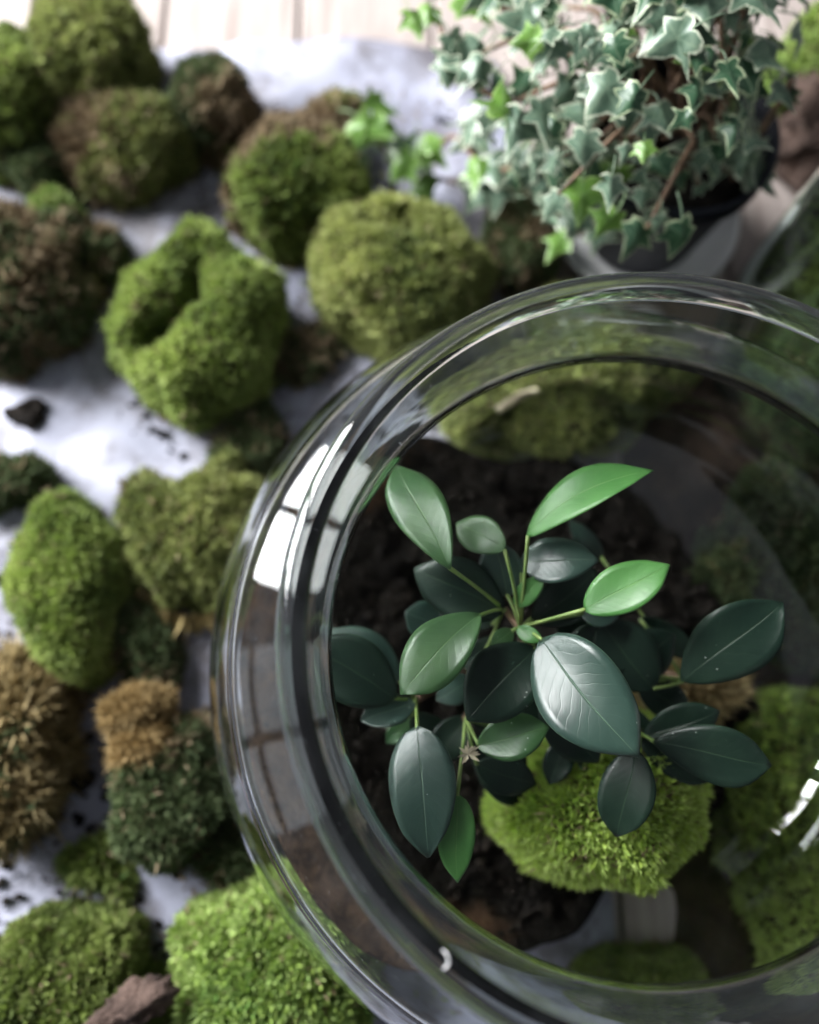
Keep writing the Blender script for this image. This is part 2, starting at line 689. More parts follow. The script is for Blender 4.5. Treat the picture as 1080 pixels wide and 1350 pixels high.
# heaped higher against the left wall of the bowl, thinner and ragged towards the right
lift = np.clip(np.cos(th - R(188)) * 1.2 + .1, 0, 1) ** 1.6
edge_z = SOILZ + .036 * lift - .004 * np.clip(np.cos(th), 0, 1) + .0022 * fbm(circ * 4, 5, 3)
edge_z = np.maximum(edge_z, .0075)
edge_r = inner_r(edge_z) - .0008
rad = RR * edge_r[None, :]
X, Y = rad * np.cos(TT), rad * np.sin(TT)
P = np.stack([X, Y, 0 * X], -1).reshape(-1, 3)
inw = np.clip((1 - RR.ravel()) * 8, 0, 1)
Z = SOILZ + (np.tile(edge_z, (rings, 1)).ravel() - SOILZ) * RR.ravel() ** 4 + (.0045 * fbm(P * 40, 2, 3) + .0030 * fbm(P * 190, 8, 3)) * inw + .008 * (1 - RR.ravel() ** 2)
P[:, 2] = Z
SP = P.copy()
side = []
for q in np.linspace(0, 1, 12)[1:]:
    z = edge_z + (.0056 - edge_z) * q
    r = inner_r(np.maximum(z, .0052)) - .0008
    side.append(np.stack([r * np.cos(th), r * np.sin(th), z], -1))
side.append(np.stack([0 * th, 0 * th, np.full(seg, .0054)], -1))
Vs = np.vstack([P] + side)
n = rings + len(side)
i = np.arange(n - 1)[:, None]
j = np.arange(seg)[None, :]
k = (j + 1) % seg
F = np.stack([i * seg + j, (i + 1) * seg + j, (i + 1) * seg + k, i * seg + k], -1).reshape(-1, 4)
nside = len(side) * seg
rr_all = np.concatenate([RR.ravel(), np.ones(len(Vs) - len(P))])
lf_all = np.tile(lift, n)
wb = np.clip((rr_all - .80) / .14, 0, 1) * np.clip((lf_all - .35) / .4, 0, 1)
wb = np.clip(wb * 1.5 + .7 * fbm(Vs * 70, 77, 3) * (wb > 0) - .25, 0, 1)[:, None]
me = mesh_np('soil', Vs, F, True, M_SOILMIX, cols=np.repeat(wb, 3, 1))
soil = link('soil', me)
soil.location = (0, 0, BZ)
tag(soil, 'dark potting soil filling the bottom of the glass bowl', 'soil', kind='stuff')
SOILTOP = SOILZ + .006 + BZ


def chunk_verts(seed, amp=.35, sub=1):
    bm = bmesh.new()
    bmesh.ops.create_icosphere(bm, subdivisions=sub, radius=1)
    V = np.array([v.co[:] for v in bm.verts])
    F = np.array([[v.index for v in f.verts] for f in bm.faces])
    bm.free()
    return V * (1 + amp * fbm(V * 1.7 + seed, seed, 2))[:, None], F


CH = [chunk_verts(s_) for s_ in range(6)]


def scatter_crumbs(name, pts, sizes, mat, parent=None):
    Vs, Fs, o = [], [], 0
    for p, s_ in zip(pts, sizes):
        V, F = CH[random.randrange(6)]
        q = Matrix.Rotation(random.uniform(0, 6.3), 3, Vector((random.random() - .5, random.random() - .5, random.random())).normalized())
        Vs.append((V * [1, random.uniform(.5, 1), random.uniform(.4, .8)]) @ np.array(q).T * s_ + p)
        Fs.append(F + o)
        o += len(V)
    return link(name, mesh_np(name, np.vstack(Vs), np.vstack(Fs), False, mat), parent)


pts, sz = [], []
wgt = np.hypot(SP[:, 0], SP[:, 1])
wgt = wgt * (RR.ravel() < .94) * np.where((np.tile(lift, rings) > .42) & (RR.ravel() > .78), .06, 1)
for q in RNG.choice(len(SP), 4600, p=wgt / wgt.sum()):
    pts.append(SP[q] + [random.uniform(-.002, .002), random.uniform(-.002, .002), random.uniform(-.0006, .0012)])
    sz.append(random.choice((.0005, .0007, .0009, .0012, .0016, .0022)))
c = scatter_crumbs('soil_crumbs', pts, sz, M_CRUMB, soil)
tag(c, kind='stuff')


# ------------------------------------------------------------------ moss
def blades(name, P, D, N, L, W, C, parent, mat, kind='stuff'):
    """n folded kite-shaped blades: root P, direction D, facing N, length L, width W, colour C"""
    n = len(P)
    Sd = np.cross(D, N)
    Sd /= np.linalg.norm(Sd, axis=1)[:, None] + 1e-9
    U = np.cross(Sd, D)
    L, W = L[:, None], W[:, None]
    v0 = P
    v1 = P + D * L * .48 + Sd * W * .5 + U * W * .18
    v2 = P + D * L + U * L * -.10
    v3 = P + D * L * .48 - Sd * W * .5 + U * W * .18
    V = np.stack([v0, v1, v2, v3], 1).reshape(-1, 3)
    b = np.arange(n)[:, None] * 4
    F = np.concatenate([np.hstack([b, b + 1, b + 2]), np.hstack([b, b + 2, b + 3])], 0)
    cc = np.repeat(C, 4, axis=0)
    o = link(name, mesh_np(name, V, F, False, mat, cols=cc), parent)
    if kind:
        o['kind'] = kind
    return o


G_LIME = np.array([[.33, .44, .06], [.50, .60, .14], [.20, .31, .035]])
G_GREEN = np.array([[.24, .32, .050], [.42, .50, .11], [.075, .13, .022]])
G_OLIVE = np.array([[.25, .29, .060], [.43, .46, .12], [.085, .12, .026]])
G_DARK = np.array([[.075, .11, .030], [.15, .19, .06], [.032, .055, .014]])
G_FRESH = np.array([[.28, .40, .060], [.46, .58, .14], [.10, .20, .025]])
for _p in (G_LIME, G_GREEN, G_OLIVE, G_DARK, G_FRESH):
    _p[:, 2] *= 1.45
BROWN = np.array([[.24, .17, .09], [.50, .40, .26], [.10, .062, .03]])
STRAW = np.array([[.42, .33, .15], [.56, .46, .25], [.26, .19, .08]])


def moss(name, label, px, py, wpx, hpx, H, rot=0, pal=G_GREEN, n=5200, k=3, blen=.0033, bw=.0011,
         lump=.25, lfreq=2.6, brown=0.0, brown_dir=None, dry=BROWN, cleft=None, seed=0, group='moss clumps laid out on the table',
         z0=.0025, fringe=0, loc=None, size=None, cat='moss', e=.72, spread=.95):
    p0 = at(px, py, z0 + H * .45) if loc is None else np.array(loc, float)
    sc = mpp(p0)
    rx, ry = (wpx * sc / 2, hpx * sc / 2) if size is None else size
    if size is None:
        rx, ry = rx * .93, ry * .93
    n = int(n * 1.55)
    root = empty(name, (p0[0], p0[1], z0), label, cat, group)
    root.rotation_euler.z = R(rot)
    nt_, nr_ = 110, 46
    ph = np.linspace(0.02, R(112), nr_)
    th = np.linspace(0, 2 * math.pi, nt_, endpoint=False)
    PH, TH = np.meshgrid(ph, th, indexing='ij')
    circ = np.stack([np.cos(TH), np.sin(TH), 0 * TH], -1).reshape(-1, 3)
    outline = (1 + .26 * fbm(circ * 1.25 + seed * 3.1, seed, 3)).reshape(PH.shape)
    sp = np.sin(PH) ** e
    cp = np.sign(np.cos(PH)) * np.abs(np.cos(PH)) ** e
    X = rx * sp * outline * np.cos(TH)
    Y = ry * sp * outline * np.sin(TH)
    Z = H * (.28 + .72 * cp)
    P = np.stack([X, Y, Z], -1).reshape(-1, 3)
    m_ = min(rx, ry)
    Nn = P * [1 / rx ** 2, 1 / ry ** 2, 1 / H ** 2]
    Nn /= np.linalg.norm(Nn, axis=1)[:, None]
    q = P / m_
    d = fbm(q * lfreq * .55 + seed, seed + 1, 2) * .8 + (np.abs(vnoise(q * lfreq * 1.7 + seed, seed + 5)) * -1 + .35) * .75 + .55 * (.3 - np.abs(vnoise(q * lfreq * 4.2, seed + 9)))
    P = P + Nn * (d * lump * m_)[:, None]
    if cleft:
        for (a, b, wd, dp) in cleft:
            a, b = np.array(a) * [rx, ry], np.array(b) * [rx, ry]
            t = np.clip(((P[:, :2] - a) @ (b - a)) / ((b - a) @ (b - a)), 0, 1)
            dd = np.linalg.norm(P[:, :2] - (a + t[:, None] * (b - a)), axis=1) + .0015 * vnoise(P * 300, 3)
            P[:, 2] -= dp * H * np.exp(-(dd / (wd * m_)) ** 2) * (P[:, 2] > .3 * H)
    P[:, 2] = np.maximum(P[:, 2], .0006)
    i = np.arange(nr_ - 1)[:, None]
    j = np.arange(nt_)[None, :]
    kk = (j + 1) % nt_
    F = np.stack([i * nt_ + j, (i + 1) * nt_ + j, (i + 1) * nt_ + kk, i * nt_ + kk], -1).reshape(-1, 4)
    link('mound', mesh_np('mound', P, F, True, M_UNDER if brown < .5 else M_PEAT), root)
    # scatter on faces by area
    A, B_, C_, D_ = (P[F[:, c]] for c in range(4))
    fn = np.cross(C_ - A, D_ - B_)
    ar = np.linalg.norm(fn, axis=1) * .5 + 1e-12
    fn = fn / (ar[:, None] * 2)
    fi = RNG.choice(len(F), n, p=ar / ar.sum())
    u, v = RNG.random((2, n, 1))
    pt = (A[fi] * (1 - u) + B_[fi] * u) * (1 - v) + (D_[fi] * (1 - u) + C_[fi] * u) * v
    nn = fn[fi]
    # green or dry?
    dryv = fbm(pt / m_ * 1.9 + seed * 7, seed + 30, 3) * .5
    low = np.clip(1 - pt[:, 2] / (H * .33), 0, 1)
    dryv = dryv + low * .75 - .62 + brown
    if brown_dir is not None:
        bd = np.array(brown_dir, float)
        dryv = dryv + (pt[:, :2] / [rx, ry]) @ bd
    isdry = (dryv + RNG.normal(0, .13, n) > 0) | (RNG.random(n) < .04)
    pal = np.asarray(pal)
    tone = fbm(pt / m_ * 1.4 + seed, seed + 40, 2)[:, None] * .5 + .5
    base = pal[2] + (pal[1] - pal[2]) * np.clip(tone + RNG.normal(0, .16, (n, 1)), 0, 1)
    base = np.where(RNG.random((n, 1)) < .35, pal[0], base)
    dc = dry[2] + (dry[1] - dry[2]) * np.clip(tone * .6 + RNG.normal(.1, .28, (n, 1)), 0, 1)
    col = np.where(isdry[:, None], dc, base)
    col = np.repeat(col, k, 0) * RNG.uniform(.8, 1.2, (n * k, 1))
    pt3, nn3 = np.repeat(pt, k, 0), np.repeat(nn, k, 0)
    rd = RNG.normal(0, 1, (n * k, 3))
    tg = rd - nn3 * np.sum(rd * nn3, 1)[:, None]
    tg /= np.linalg.norm(tg, axis=1)[:, None]
    al = RNG.uniform(.15, spread, (n * k, 1))
    dry3 = np.repeat(isdry, k)
    al = np.where(dry3[:, None], al + .45, al)
    D = nn3 * np.cos(al) + tg * np.sin(al) + [0, 0, .15]
    D /= np.linalg.norm(D, axis=1)[:, None]
    Ln = blen * RNG.uniform(.5, 1.35, n * k) * np.where(dry3, 1.25, 1) * np.repeat(1 + .45 * vnoise(pt / m_ * 9, seed + 60), k)
    Wd = bw * RNG.uniform(.7, 1.3, n * k) * np.where(dry3, .62, 1)
    pt3 = pt3 - nn3 * (blen * .25)
    pt3[:, 2] = np.maximum(pt3[:, 2], .0004)
    tipz = pt3[:, 2] + D[:, 2] * Ln
    D[:, 2] = np.where(tipz < .0006, np.abs(D[:, 2]) * .3, D[:, 2])
    blades('moss_tufts', pt3, D, nn3 + tg * .6, Ln, Wd, col, root, M_MOSS)
    if fringe:
        # hanging pale dead strands round part of the foot
        m2 = fringe
        a = RNG.uniform(*([R(-150), R(-40)]), m2)
        fp = np.stack([rx * .98 * np.cos(a), ry * .98 * np.sin(a), RNG.uniform(.2, .6, m2) * H], -1)
        fd = np.stack([np.cos(a) * .5, np.sin(a) * .5, -.8 + 0 * a], -1) + RNG.normal(0, .3, (m2, 3))
        fd /= np.linalg.norm(fd, axis=1)[:, None]
        Lf = RNG.uniform(.006, .012, m2)
        Lf = np.minimum(Lf, np.where(fd[:, 2] < -.05, (fp[:, 2] - .0005) / np.maximum(-fd[:, 2], .05), Lf))
        blades('dry_fringe', fp, fd, np.stack([np.cos(a), np.sin(a), 0 * a], -1), np.maximum(Lf, .002), RNG.uniform(.0010, .0018, m2),
               STRAW[0] * RNG.uniform(.6, 1.3, (m2, 1)), root, M_DRY)
    return root


# --- on the cloth and table, roughly from the far edge to the near edge
moss('moss_clump', 'tall bright-topped moss block at the far corner of the cloth, dark on its near side', 118, 95, 150, 150, .046, 10, G_OLIVE * 1.2, seed=1, e=.55, n=5500)
moss('moss_clump', 'moss block pressed against the side of the tall bright-topped block', 12, 135, 140, 150, .045, -15, G_GREEN, seed=2, e=.55, n=5500)
moss('moss_clump', 'low dark moss wedge in front of the two tall blocks', 62, 212, 130, 100, .024, 0, G_DARK, seed=19, n=3600)
moss('moss_clump', 'ragged brown and green moss clump with dry tan roots turned up', 172, 195, 165, 120, .034, 25, G_OLIVE, seed=3, brown=.5, brown_dir=(-.35, .1), n=4800, blen=.005, lump=.24)
moss('moss_clump', 'small peaked moss clump, half green and half brown, on the white far cloth', 288, 145, 105, 115, .036, -20, G_DARK, seed=4, brown=.45, brown_dir=(.7, -.1), n=3600, lump=.24)
moss('moss_clump', 'tilted moss clump with pale brown roots along its far side', 395, 250, 190, 150, .042, 18, G_GREEN, seed=5, brown=.46, brown_dir=(-.15, .85), n=5200, lump=.2)
moss('moss_clump', 'round smooth moss cushion beside the glass bowl, next to the ivy', 537, 368, 225, 205, .046, 0, G_OLIVE * 1.15, seed=6, n=7600, lump=.10, cleft=[((-.5, .55), (-.2, .35), .13, .35), ((-.05, .5), (.05, .3), .12, .3)])
moss('moss_clump', 'large moss cushion split by a deep dark crack on the bare cloth', 262, 440, 218, 270, .043, 8, G_GREEN * 1.2, seed=7, n=9000, lump=.12,
     cleft=[((.10, .60), (.06, .18), .13, .75), ((.06, .18), (-.42, -.10), .14, .8), ((-.42, -.1), (-.5, -.14), .2, .5)])
moss('moss_clump', 'shaggy brown moss mass with one green patch at the cloth side', 35, 380, 190, 215, .036, 0, G_DARK, seed=8, brown=.74, brown_dir=(-.25, -.05), n=6200, lump=.28, blen=.0052)
moss('moss_clump', 'small vivid green moss tuft stuck on the shaggy brown mass', 80, 300, 62, 60, .030, 0, G_FRESH * .8, seed=18, n=1500)
moss('moss_clump', 'oblong pale green moss cushion lying alone on the cloth', 96, 770, 128, 235, .036, 14, G_GREEN * 1.18, seed=9, n=8200, lump=.09, blen=.0033, bw=.0011)
moss('moss_clump', 'moss clump with straw-coloured fringe, partly under the bowl\'s bulge', 272, 715, 170, 210, .030, 10, G_OLIVE, seed=10, n=6200, lump=.2, fringe=420, brown=.06, loc=(*at(262, 715, .012)[:2], 0))
moss('moss_clump', 'ragged heap of tan dry moss strands on the bare cloth', 18, 985, 105, 210, .034, 0, G_DARK, seed=11, brown=.95, brown_dir=(0, .3), dry=STRAW, n=3600, lump=.3, blen=.007, bw=.0014)
moss('moss_clump', 'dark moss clump with two tan fibrous lumps beside the bowl', 232, 1030, 158, 200, .032, 0, G_DARK * 1.1, seed=12, brown=.12, brown_dir=(-.1, .5), n=5600, lump=.24)
moss('moss_clump', 'wide mixed green moss mat with a bark chip resting on it', 84, 1322, 262, 225, .034, 0, G_GREEN * .8, seed=13, n=12000, lump=.2, blen=.0032, bw=.0015)
moss('moss_clump', 'bright lime moss clump of leafy rosettes against the bowl', 372, 1290, 250, 255, .034, 0, G_FRESH, seed=14, n=9500, k=4, lump=.15, lfreq=3.4, blen=.0040, bw=.0019, spread=1.25, loc=(*at(385, 1290, .013)[:2], 0))
moss('moss_clump', 'brown peaty moss lump between the round cushion and the ivy pot', 690, 320, 90, 120, .030, 0, G_DARK, seed=15, brown=.45, n=2600, lump=.28)
moss('moss_clump', 'bright green moss on a dark brown chunk of bark beyond the second jar', 1068, 95, 110, 110, .060, 0, G_FRESH, seed=16, n=4200, brown=-.05, lump=.2, e=.6)
moss('moss_clump', 'green moss cushion seen through the bowl behind the plant', 700, 560, 285, 135, .030, 0, G_OLIVE * 1.1, seed=17, n=7200, lump=.15, loc=(.004, .117, 0), size=(.050, .030))
moss('moss_clump', 'broad green moss clump seen through the bowl beside the mossy ball', 1030, 1085, 230, 270, .023, 0, G_GREEN * 1.7, seed=20, n=9500, lump=.15, loc=(.101, -.062, 0), size=(.050, .058))
moss('moss_clump', 'dark moss patch seen through the bowl in front of the soil', 790, 1260, 200, 120, .018, 0, G_GREEN, seed=21, n=4200, lump=.18, loc=(.024, -.112, 0))
moss('moss_sprig', 'little green moss sprig lying on the cloth by the wide mat', 122, 1135, 62, 44, .010, 20, G_GREEN, seed=22, n=420, blen=.005, bw=.0018, group='loose moss sprigs on the cloth', lump=.3)
moss('moss_sprig', 'tiny moss sprig dropped on the cloth near the bark-topped mat', 158, 1158, 36, 30, .008, 0, G_GREEN, seed=23, n=240, blen=.0045, bw=.0016, group='loose moss sprigs on the cloth', lump=.3)

moss('moss_clump', 'dark moss patch on the table between the bowl and the second jar', 0, 0, 0, 0, .019, 30, G_DARK, seed=25, n=4200, lump=.2, loc=(.100, .040, 0), size=(.034, .046), brown=.1)
# soil layer, partly standing in for shade on the boards right of the bowl
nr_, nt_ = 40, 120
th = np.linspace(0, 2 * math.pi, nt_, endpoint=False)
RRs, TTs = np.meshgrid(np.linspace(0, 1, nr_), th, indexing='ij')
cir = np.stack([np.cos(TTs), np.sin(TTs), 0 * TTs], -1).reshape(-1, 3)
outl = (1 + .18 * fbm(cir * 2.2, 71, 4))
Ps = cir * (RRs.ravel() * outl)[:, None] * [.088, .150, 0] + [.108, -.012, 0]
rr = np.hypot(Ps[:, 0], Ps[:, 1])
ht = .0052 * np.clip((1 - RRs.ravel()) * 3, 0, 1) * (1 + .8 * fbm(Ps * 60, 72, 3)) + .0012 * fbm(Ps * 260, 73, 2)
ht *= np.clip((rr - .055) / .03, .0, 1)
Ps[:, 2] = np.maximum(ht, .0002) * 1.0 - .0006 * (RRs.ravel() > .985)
i = np.arange(nr_ - 1)[:, None]
j = np.arange(nt_)[None, :]
kk = (j + 1) % nt_
Fs = np.stack([i * nt_ + j, (i + 1) * nt_ + j, (i + 1) * nt_ + kk, i * nt_ + kk], -1).reshape(-1, 4)
o = link('soil_shade_patch', mesh_np('soil_shade_patch', Ps, Fs, True, M_SOILSHADE))
tag(o, 'dark brown soil layer, partly standing in for shade on the boards right of the bowl', 'soil', kind='stuff')
for (u_, v_, w_, h_, H_, pal_, br_, sd_, lb) in (
        (128, 345, 70, 90, .020, G_DARK, .40, 61, 'small ragged brown clump between the shaggy mass and the cracked cushion'),
        (402, 470, 60, 100, .012, G_DARK, .55, 62, 'flat brown peat scrap between the cracked and the round smooth cushions'),
        (200, 655, 70, 60, .014, G_OLIVE, .35, 63, 'small tan and olive scrap touching the fringed clump'),
        (196, 850, 70, 110, .016, G_DARK, .30, 64, 'dark flat moss scrap between the oblong cushion and the fringed clump'),
        (330, 590, 110, 70, .014, G_DARK, .35, 65, 'dark brown scrap at the foot of the cracked cushion beside the bowl'),
        (8, 640, 60, 130, .020, G_DARK, .30, 66, 'dark ragged clump at the cloth side of the oblong cushion'),
        (8, 470, 80, 60, .016, G_DARK, .45, 67, 'brown torn scrap at the near foot of the shaggy mass'),
        (300, 1125, 90, 70, .013, G_DARK, .20, 68, 'dark green scrap between the tan-lumped clump and the lime clump'),
        (335, 235, 60, 80, .016, G_OLIVE, .55, 69, 'tan root scrap leaning on the tilted clump'),
        (440, 170, 90, 60, .022, G_OLIVE, .60, 70, 'pale brown root tuft at the far side of the tilted clump')):
    moss('moss_scrap', lb, u_, v_, w_, h_, H_, sd_ * 37, pal_, seed=sd_, n=1500, brown=br_, lump=.42, blen=.0042, spread=1.2, group='small moss scraps between the larger clumps')
# --- the ball of moss inside the bowl
bp = at(812, 1056, .058)
moss('moss_ball', 'bright lime green moss ball sitting on the soil inside the glass bowl', 0, 0, 0, 0, .060, 0, G_LIME * 1.35, seed=24, n=11000, k=3, blen=.0034, bw=.0012,
     lump=.05, loc=(bp[0], bp[1], 0), size=(.0290, .0258), z0=SOILTOP - .006, group=None, cat='moss', spread=.8, e=.8)


# ------------------------------------------------------------------ loose bits
def chunk(name, label, cat, loc, size, mat, seed, rot=0, group=None, sub=4, amp=.45):
    bm = bmesh.new()
    bmesh.ops.create_icosphere(bm, subdivisions=sub, radius=1)
    V = np.array([v.co[:] for v in bm.verts])
    F = np.array([[v.index for v in f.verts] for f in bm.faces])
    bm.free()
    V = V * (1 + amp * fbm(V * 1.4 + seed, seed, 3) + .5 * amp * (.3 - np.abs(vnoise(V * 4.5 + seed, seed + 2))))[:, None] * size
    V[:, 2] -= V[:, 2].min()
    o = link(name, mesh_np(name, V, F, True, mat))
    o.location = loc
    o.rotation_euler.z = R(rot)
    return tag(o, label, cat, group)


M_TAN = mat_plain('tan_root_wood', [(.3, (.20, .12, .06)), (.7, (.46, .32, .18))], 70, .8, 240, .003, .9, .25)
p = at(175, 1325, .040)
chunk('bark_chip', 'reddish brown bark chip resting on the wide moss mat', 'bark', (p[0], p[1], .0325), (.0125, .0065, .0045), M_BARK, 3, 28, amp=.7)
for (u_, v_, w_, h_, sd_, lb) in ((193, 985, 84, 52, 51, 'tan fibrous lump on the dark moss, the one nearer its green side'),
                                 (182, 935, 78, 46, 52, 'tan ridged fibrous lump on the dark moss, farther from its green side')):
    moss('root_lump', lb, u_, v_, w_, h_, .020, 10, STRAW, seed=sd_, n=2600, brown=1.6, dry=STRAW * [1.0, .92, .85], blen=.0034, bw=.0011, lump=.34, lfreq=2.2, z0=.016, group='tan lumps on the dark moss clump', cat='roots', spread=1.3)
p = at(47, 549, .003)
chunk('soil_clod', 'black clod of soil on bare cloth near the cracked cushion', 'soil clod', (p[0], p[1], .002), (.0075, .005, .004), M_CRUMB, 6, 0, amp=.6)
p = at(108, 1031, .003)
chunk('soil_clod', 'small dark clod on the cloth between the tan heap and the tan lumps', 'soil clod', (p[0], p[1], .002), (.006, .003, .003), M_CRUMB, 9, 20, amp=.6)
p = at(1052, 165, .02)
chunk('bark_chunk', 'dark brown bark chunk under the bright moss beyond the second jar', 'bark', (p[0] + .012, p[1] - .002, 0), (.026, .024, .022), M_BARK, 12, 0, amp=.5)
V, F = tube([(-.010, -.004, 0), (-.002, .001, .001), (.009, .005, .0005)], (.0016, .0019, .0014), 7)
o = link('twig', mesh_np('twig', V, F, True, M_PALE))
p = at(690, 533, .033)
o.location = (p[0], p[1] + .002, .032)
tag(o, 'short pale stick lying on moss behind the glass', 'twig')
# lint on the rim
V, F = tube([(0, 0, 0), (.0009, .0012, .0006), (.0006, .0028, .0012), (-.0002, .0036, .0008)], (.00015, .00022, .0002, .0001), 6)
o = link('lint', mesh_np('lint', V, F, True, M_WHITE))
p = at(585, 1278, ZL)
o.location = (p[0], p[1], ZL + .0001)
tag(o, 'tiny white curl of lint stuck on the glass rim', 'lint')
# crumbs strewn over the cloth
pts, sz = [], []
for _ in range(3200):
    q = at(random.uniform(-20, 640), random.uniform(100, 1340), 0)
    if vnoise(np.array([[q[0] * 16, q[1] * 16, 2.]]), 4)[0] < -.05 or np.hypot(q[0], q[1]) < .06:
        continue
    pts.append((q[0], q[1], .0042))
    sz.append(random.choice((.0005, .0007, .0009, .0012, .0017, .0024)))
o = scatter_crumbs('soil_crumbs', pts, sz, M_CRUMB)
tag(o, 'dark soil crumbs strewn over the greyish cloth', 'crumbs', kind='stuff')

nl = 2600
q = np.array([at(random.uniform(-20, 640), random.uniform(110, 1340), 0) for _ in range(nl)])
keep = (vnoise(q * [14, 14, 1] + 3, 91) > .0) & (np.hypot(q[:, 0], q[:, 1]) > .06)
q = q[keep]
nl = len(q)
q[:, 2] = .0046
a = RNG.uniform(0, 6.283, nl)
d = np.stack([np.cos(a), np.sin(a), RNG.uniform(-.05, .2, nl)], -1)
o = blades('moss_litter', q, d, np.repeat([[0, 0, 1.]], nl, 0), RNG.uniform(.002, .006, nl), RNG.uniform(.0006, .0013, nl),
           np.where(RNG.random((nl, 1)) < .45, G_GREEN[0], BROWN[0]) * RNG.uniform(.4, 1.1, (nl, 1)), None, M_DRY)
tag(o, 'loose shreds of green and brown moss littering the cloth', 'moss litter')
# ------------------------------------------------------------------ the ficus in the bowl
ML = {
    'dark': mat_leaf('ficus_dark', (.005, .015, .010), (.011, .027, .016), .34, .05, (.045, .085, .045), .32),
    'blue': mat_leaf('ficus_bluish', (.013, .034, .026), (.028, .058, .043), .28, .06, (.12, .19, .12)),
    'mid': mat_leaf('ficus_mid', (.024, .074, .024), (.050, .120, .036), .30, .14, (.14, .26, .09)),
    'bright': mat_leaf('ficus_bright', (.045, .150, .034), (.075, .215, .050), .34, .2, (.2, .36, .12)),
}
LDIR = np.array(WC)[:3] / np.linalg.norm(np.array(WC))
pbase = at(690, 870, SOILTOP)
ficus = empty('ficus_plant', (pbase[0], pbase[1], SOILTOP - .003), 'glossy dark green small-leaved ficus growing from the soil in the bowl', 'plant')
F0 = np.array(ficus.location)


def cp(u, v):      # crop pixel -> photo pixel
    return 420 + .611 * u, 580 + .611 * v


def leaf(base, tip, wpx, zb, zt, tone, k=.1, bend=.12, cup=.16, side=0., stem=None, ov=0.):
    twist, curl = random.uniform(-.45, .45), random.uniform(-.10, .22)
    b, t = at(*cp(*base), zb + .012), at(*cp(*tip), zt + .012)
    ax = t - b
    Ln = np.linalg.norm(ax)
    ax = ax / Ln
    mid = (b + t) / 2
    Wd = wpx * .611 * mpp(mid)
    v = CAM - mid
    v /= np.linalg.norm(v)
    nrm = v + k * LDIR + side * np.cross(ax, v)
    nrm = nrm - ax * (nrm @ ax)
    nrm /= np.linalg.norm(nrm)
    sd = np.cross(ax, nrm)
    Wd = Wd * 1.06 / max(.6, math.sqrt(max(1 - float(sd @ v) ** 2, 0)))
    nv, nu = 18, 9
    V, UV = [], []
    ph = random.uniform(0, 6)
    for i in range(nv):
        s_ = i / (nv - 1)
        # elliptic blade with short drip tip; ov moves the widest place towards the tip
        sw = s_ ** (1 + ov)
        w_ = .5 * Wd * max(math.sin(math.pi * min(sw, 1) ** .95), 0) ** .62 * (1 - .10 * s_)
        w_ *= 1 - .42 * max((s_ - .80) / .20, 0) ** 1.5
        if i in (0, nv - 1):
            w_ = .0002
        for j in range(nu):
            u = j / (nu - 1) * 2 - 1
            x = u * w_
            zz = .5 * cup * abs(u) ** 1.3 * w_ + bend * Ln * (4 * s_ * (1 - s_)) * .5 + .02 * Wd * math.sin(9 * s_ + ph + 2 * u) * abs(u)
            zz += twist * x * (s_ - .4) - curl * Ln * max(s_ - .55, 0) ** 2 * 1.8 + .035 * Wd * math.sin(5 * s_ + ph) * abs(u) ** 2
            x += .04 * Ln * math.sin(2.6 * s_ + ph) * (s_ * (1 - s_) * 2)
            p = b + ax * (s_ * Ln) + sd * x + nrm * zz
            V.append(p - F0)
            UV.append((.5 + u * .5, s_))
    F = []
    for i in range(nv - 1):
        for j in range(nu - 1):
            a = i * nu + j
            F.append([a, a + 1, a + nu + 1, a + nu])
    me = mesh_np('leaf', np.array(V), np.array(F), True, ML[tone], uv=np.array(UV))
    o = link('leaf', me, ficus)
    sm = o.modifiers.new('thickness', 'SOLIDIFY')
    sm.thickness = .00018
    sm.offset = 0
    if stem is not None:
        st = np.array(stem)
        mid = (st + b) / 2 + [0, 0, .002]
        vv, ff = tube([st - F0, mid - F0, b + ax * .0006 - F0], (.0006, .00048, .0006), 7, 5)
        link('petiole', mesh_np('petiole', vv, ff, True, M_STEM), o)
    return o


def node(u, v, z):
    return at(*cp(u, v), z + .012)


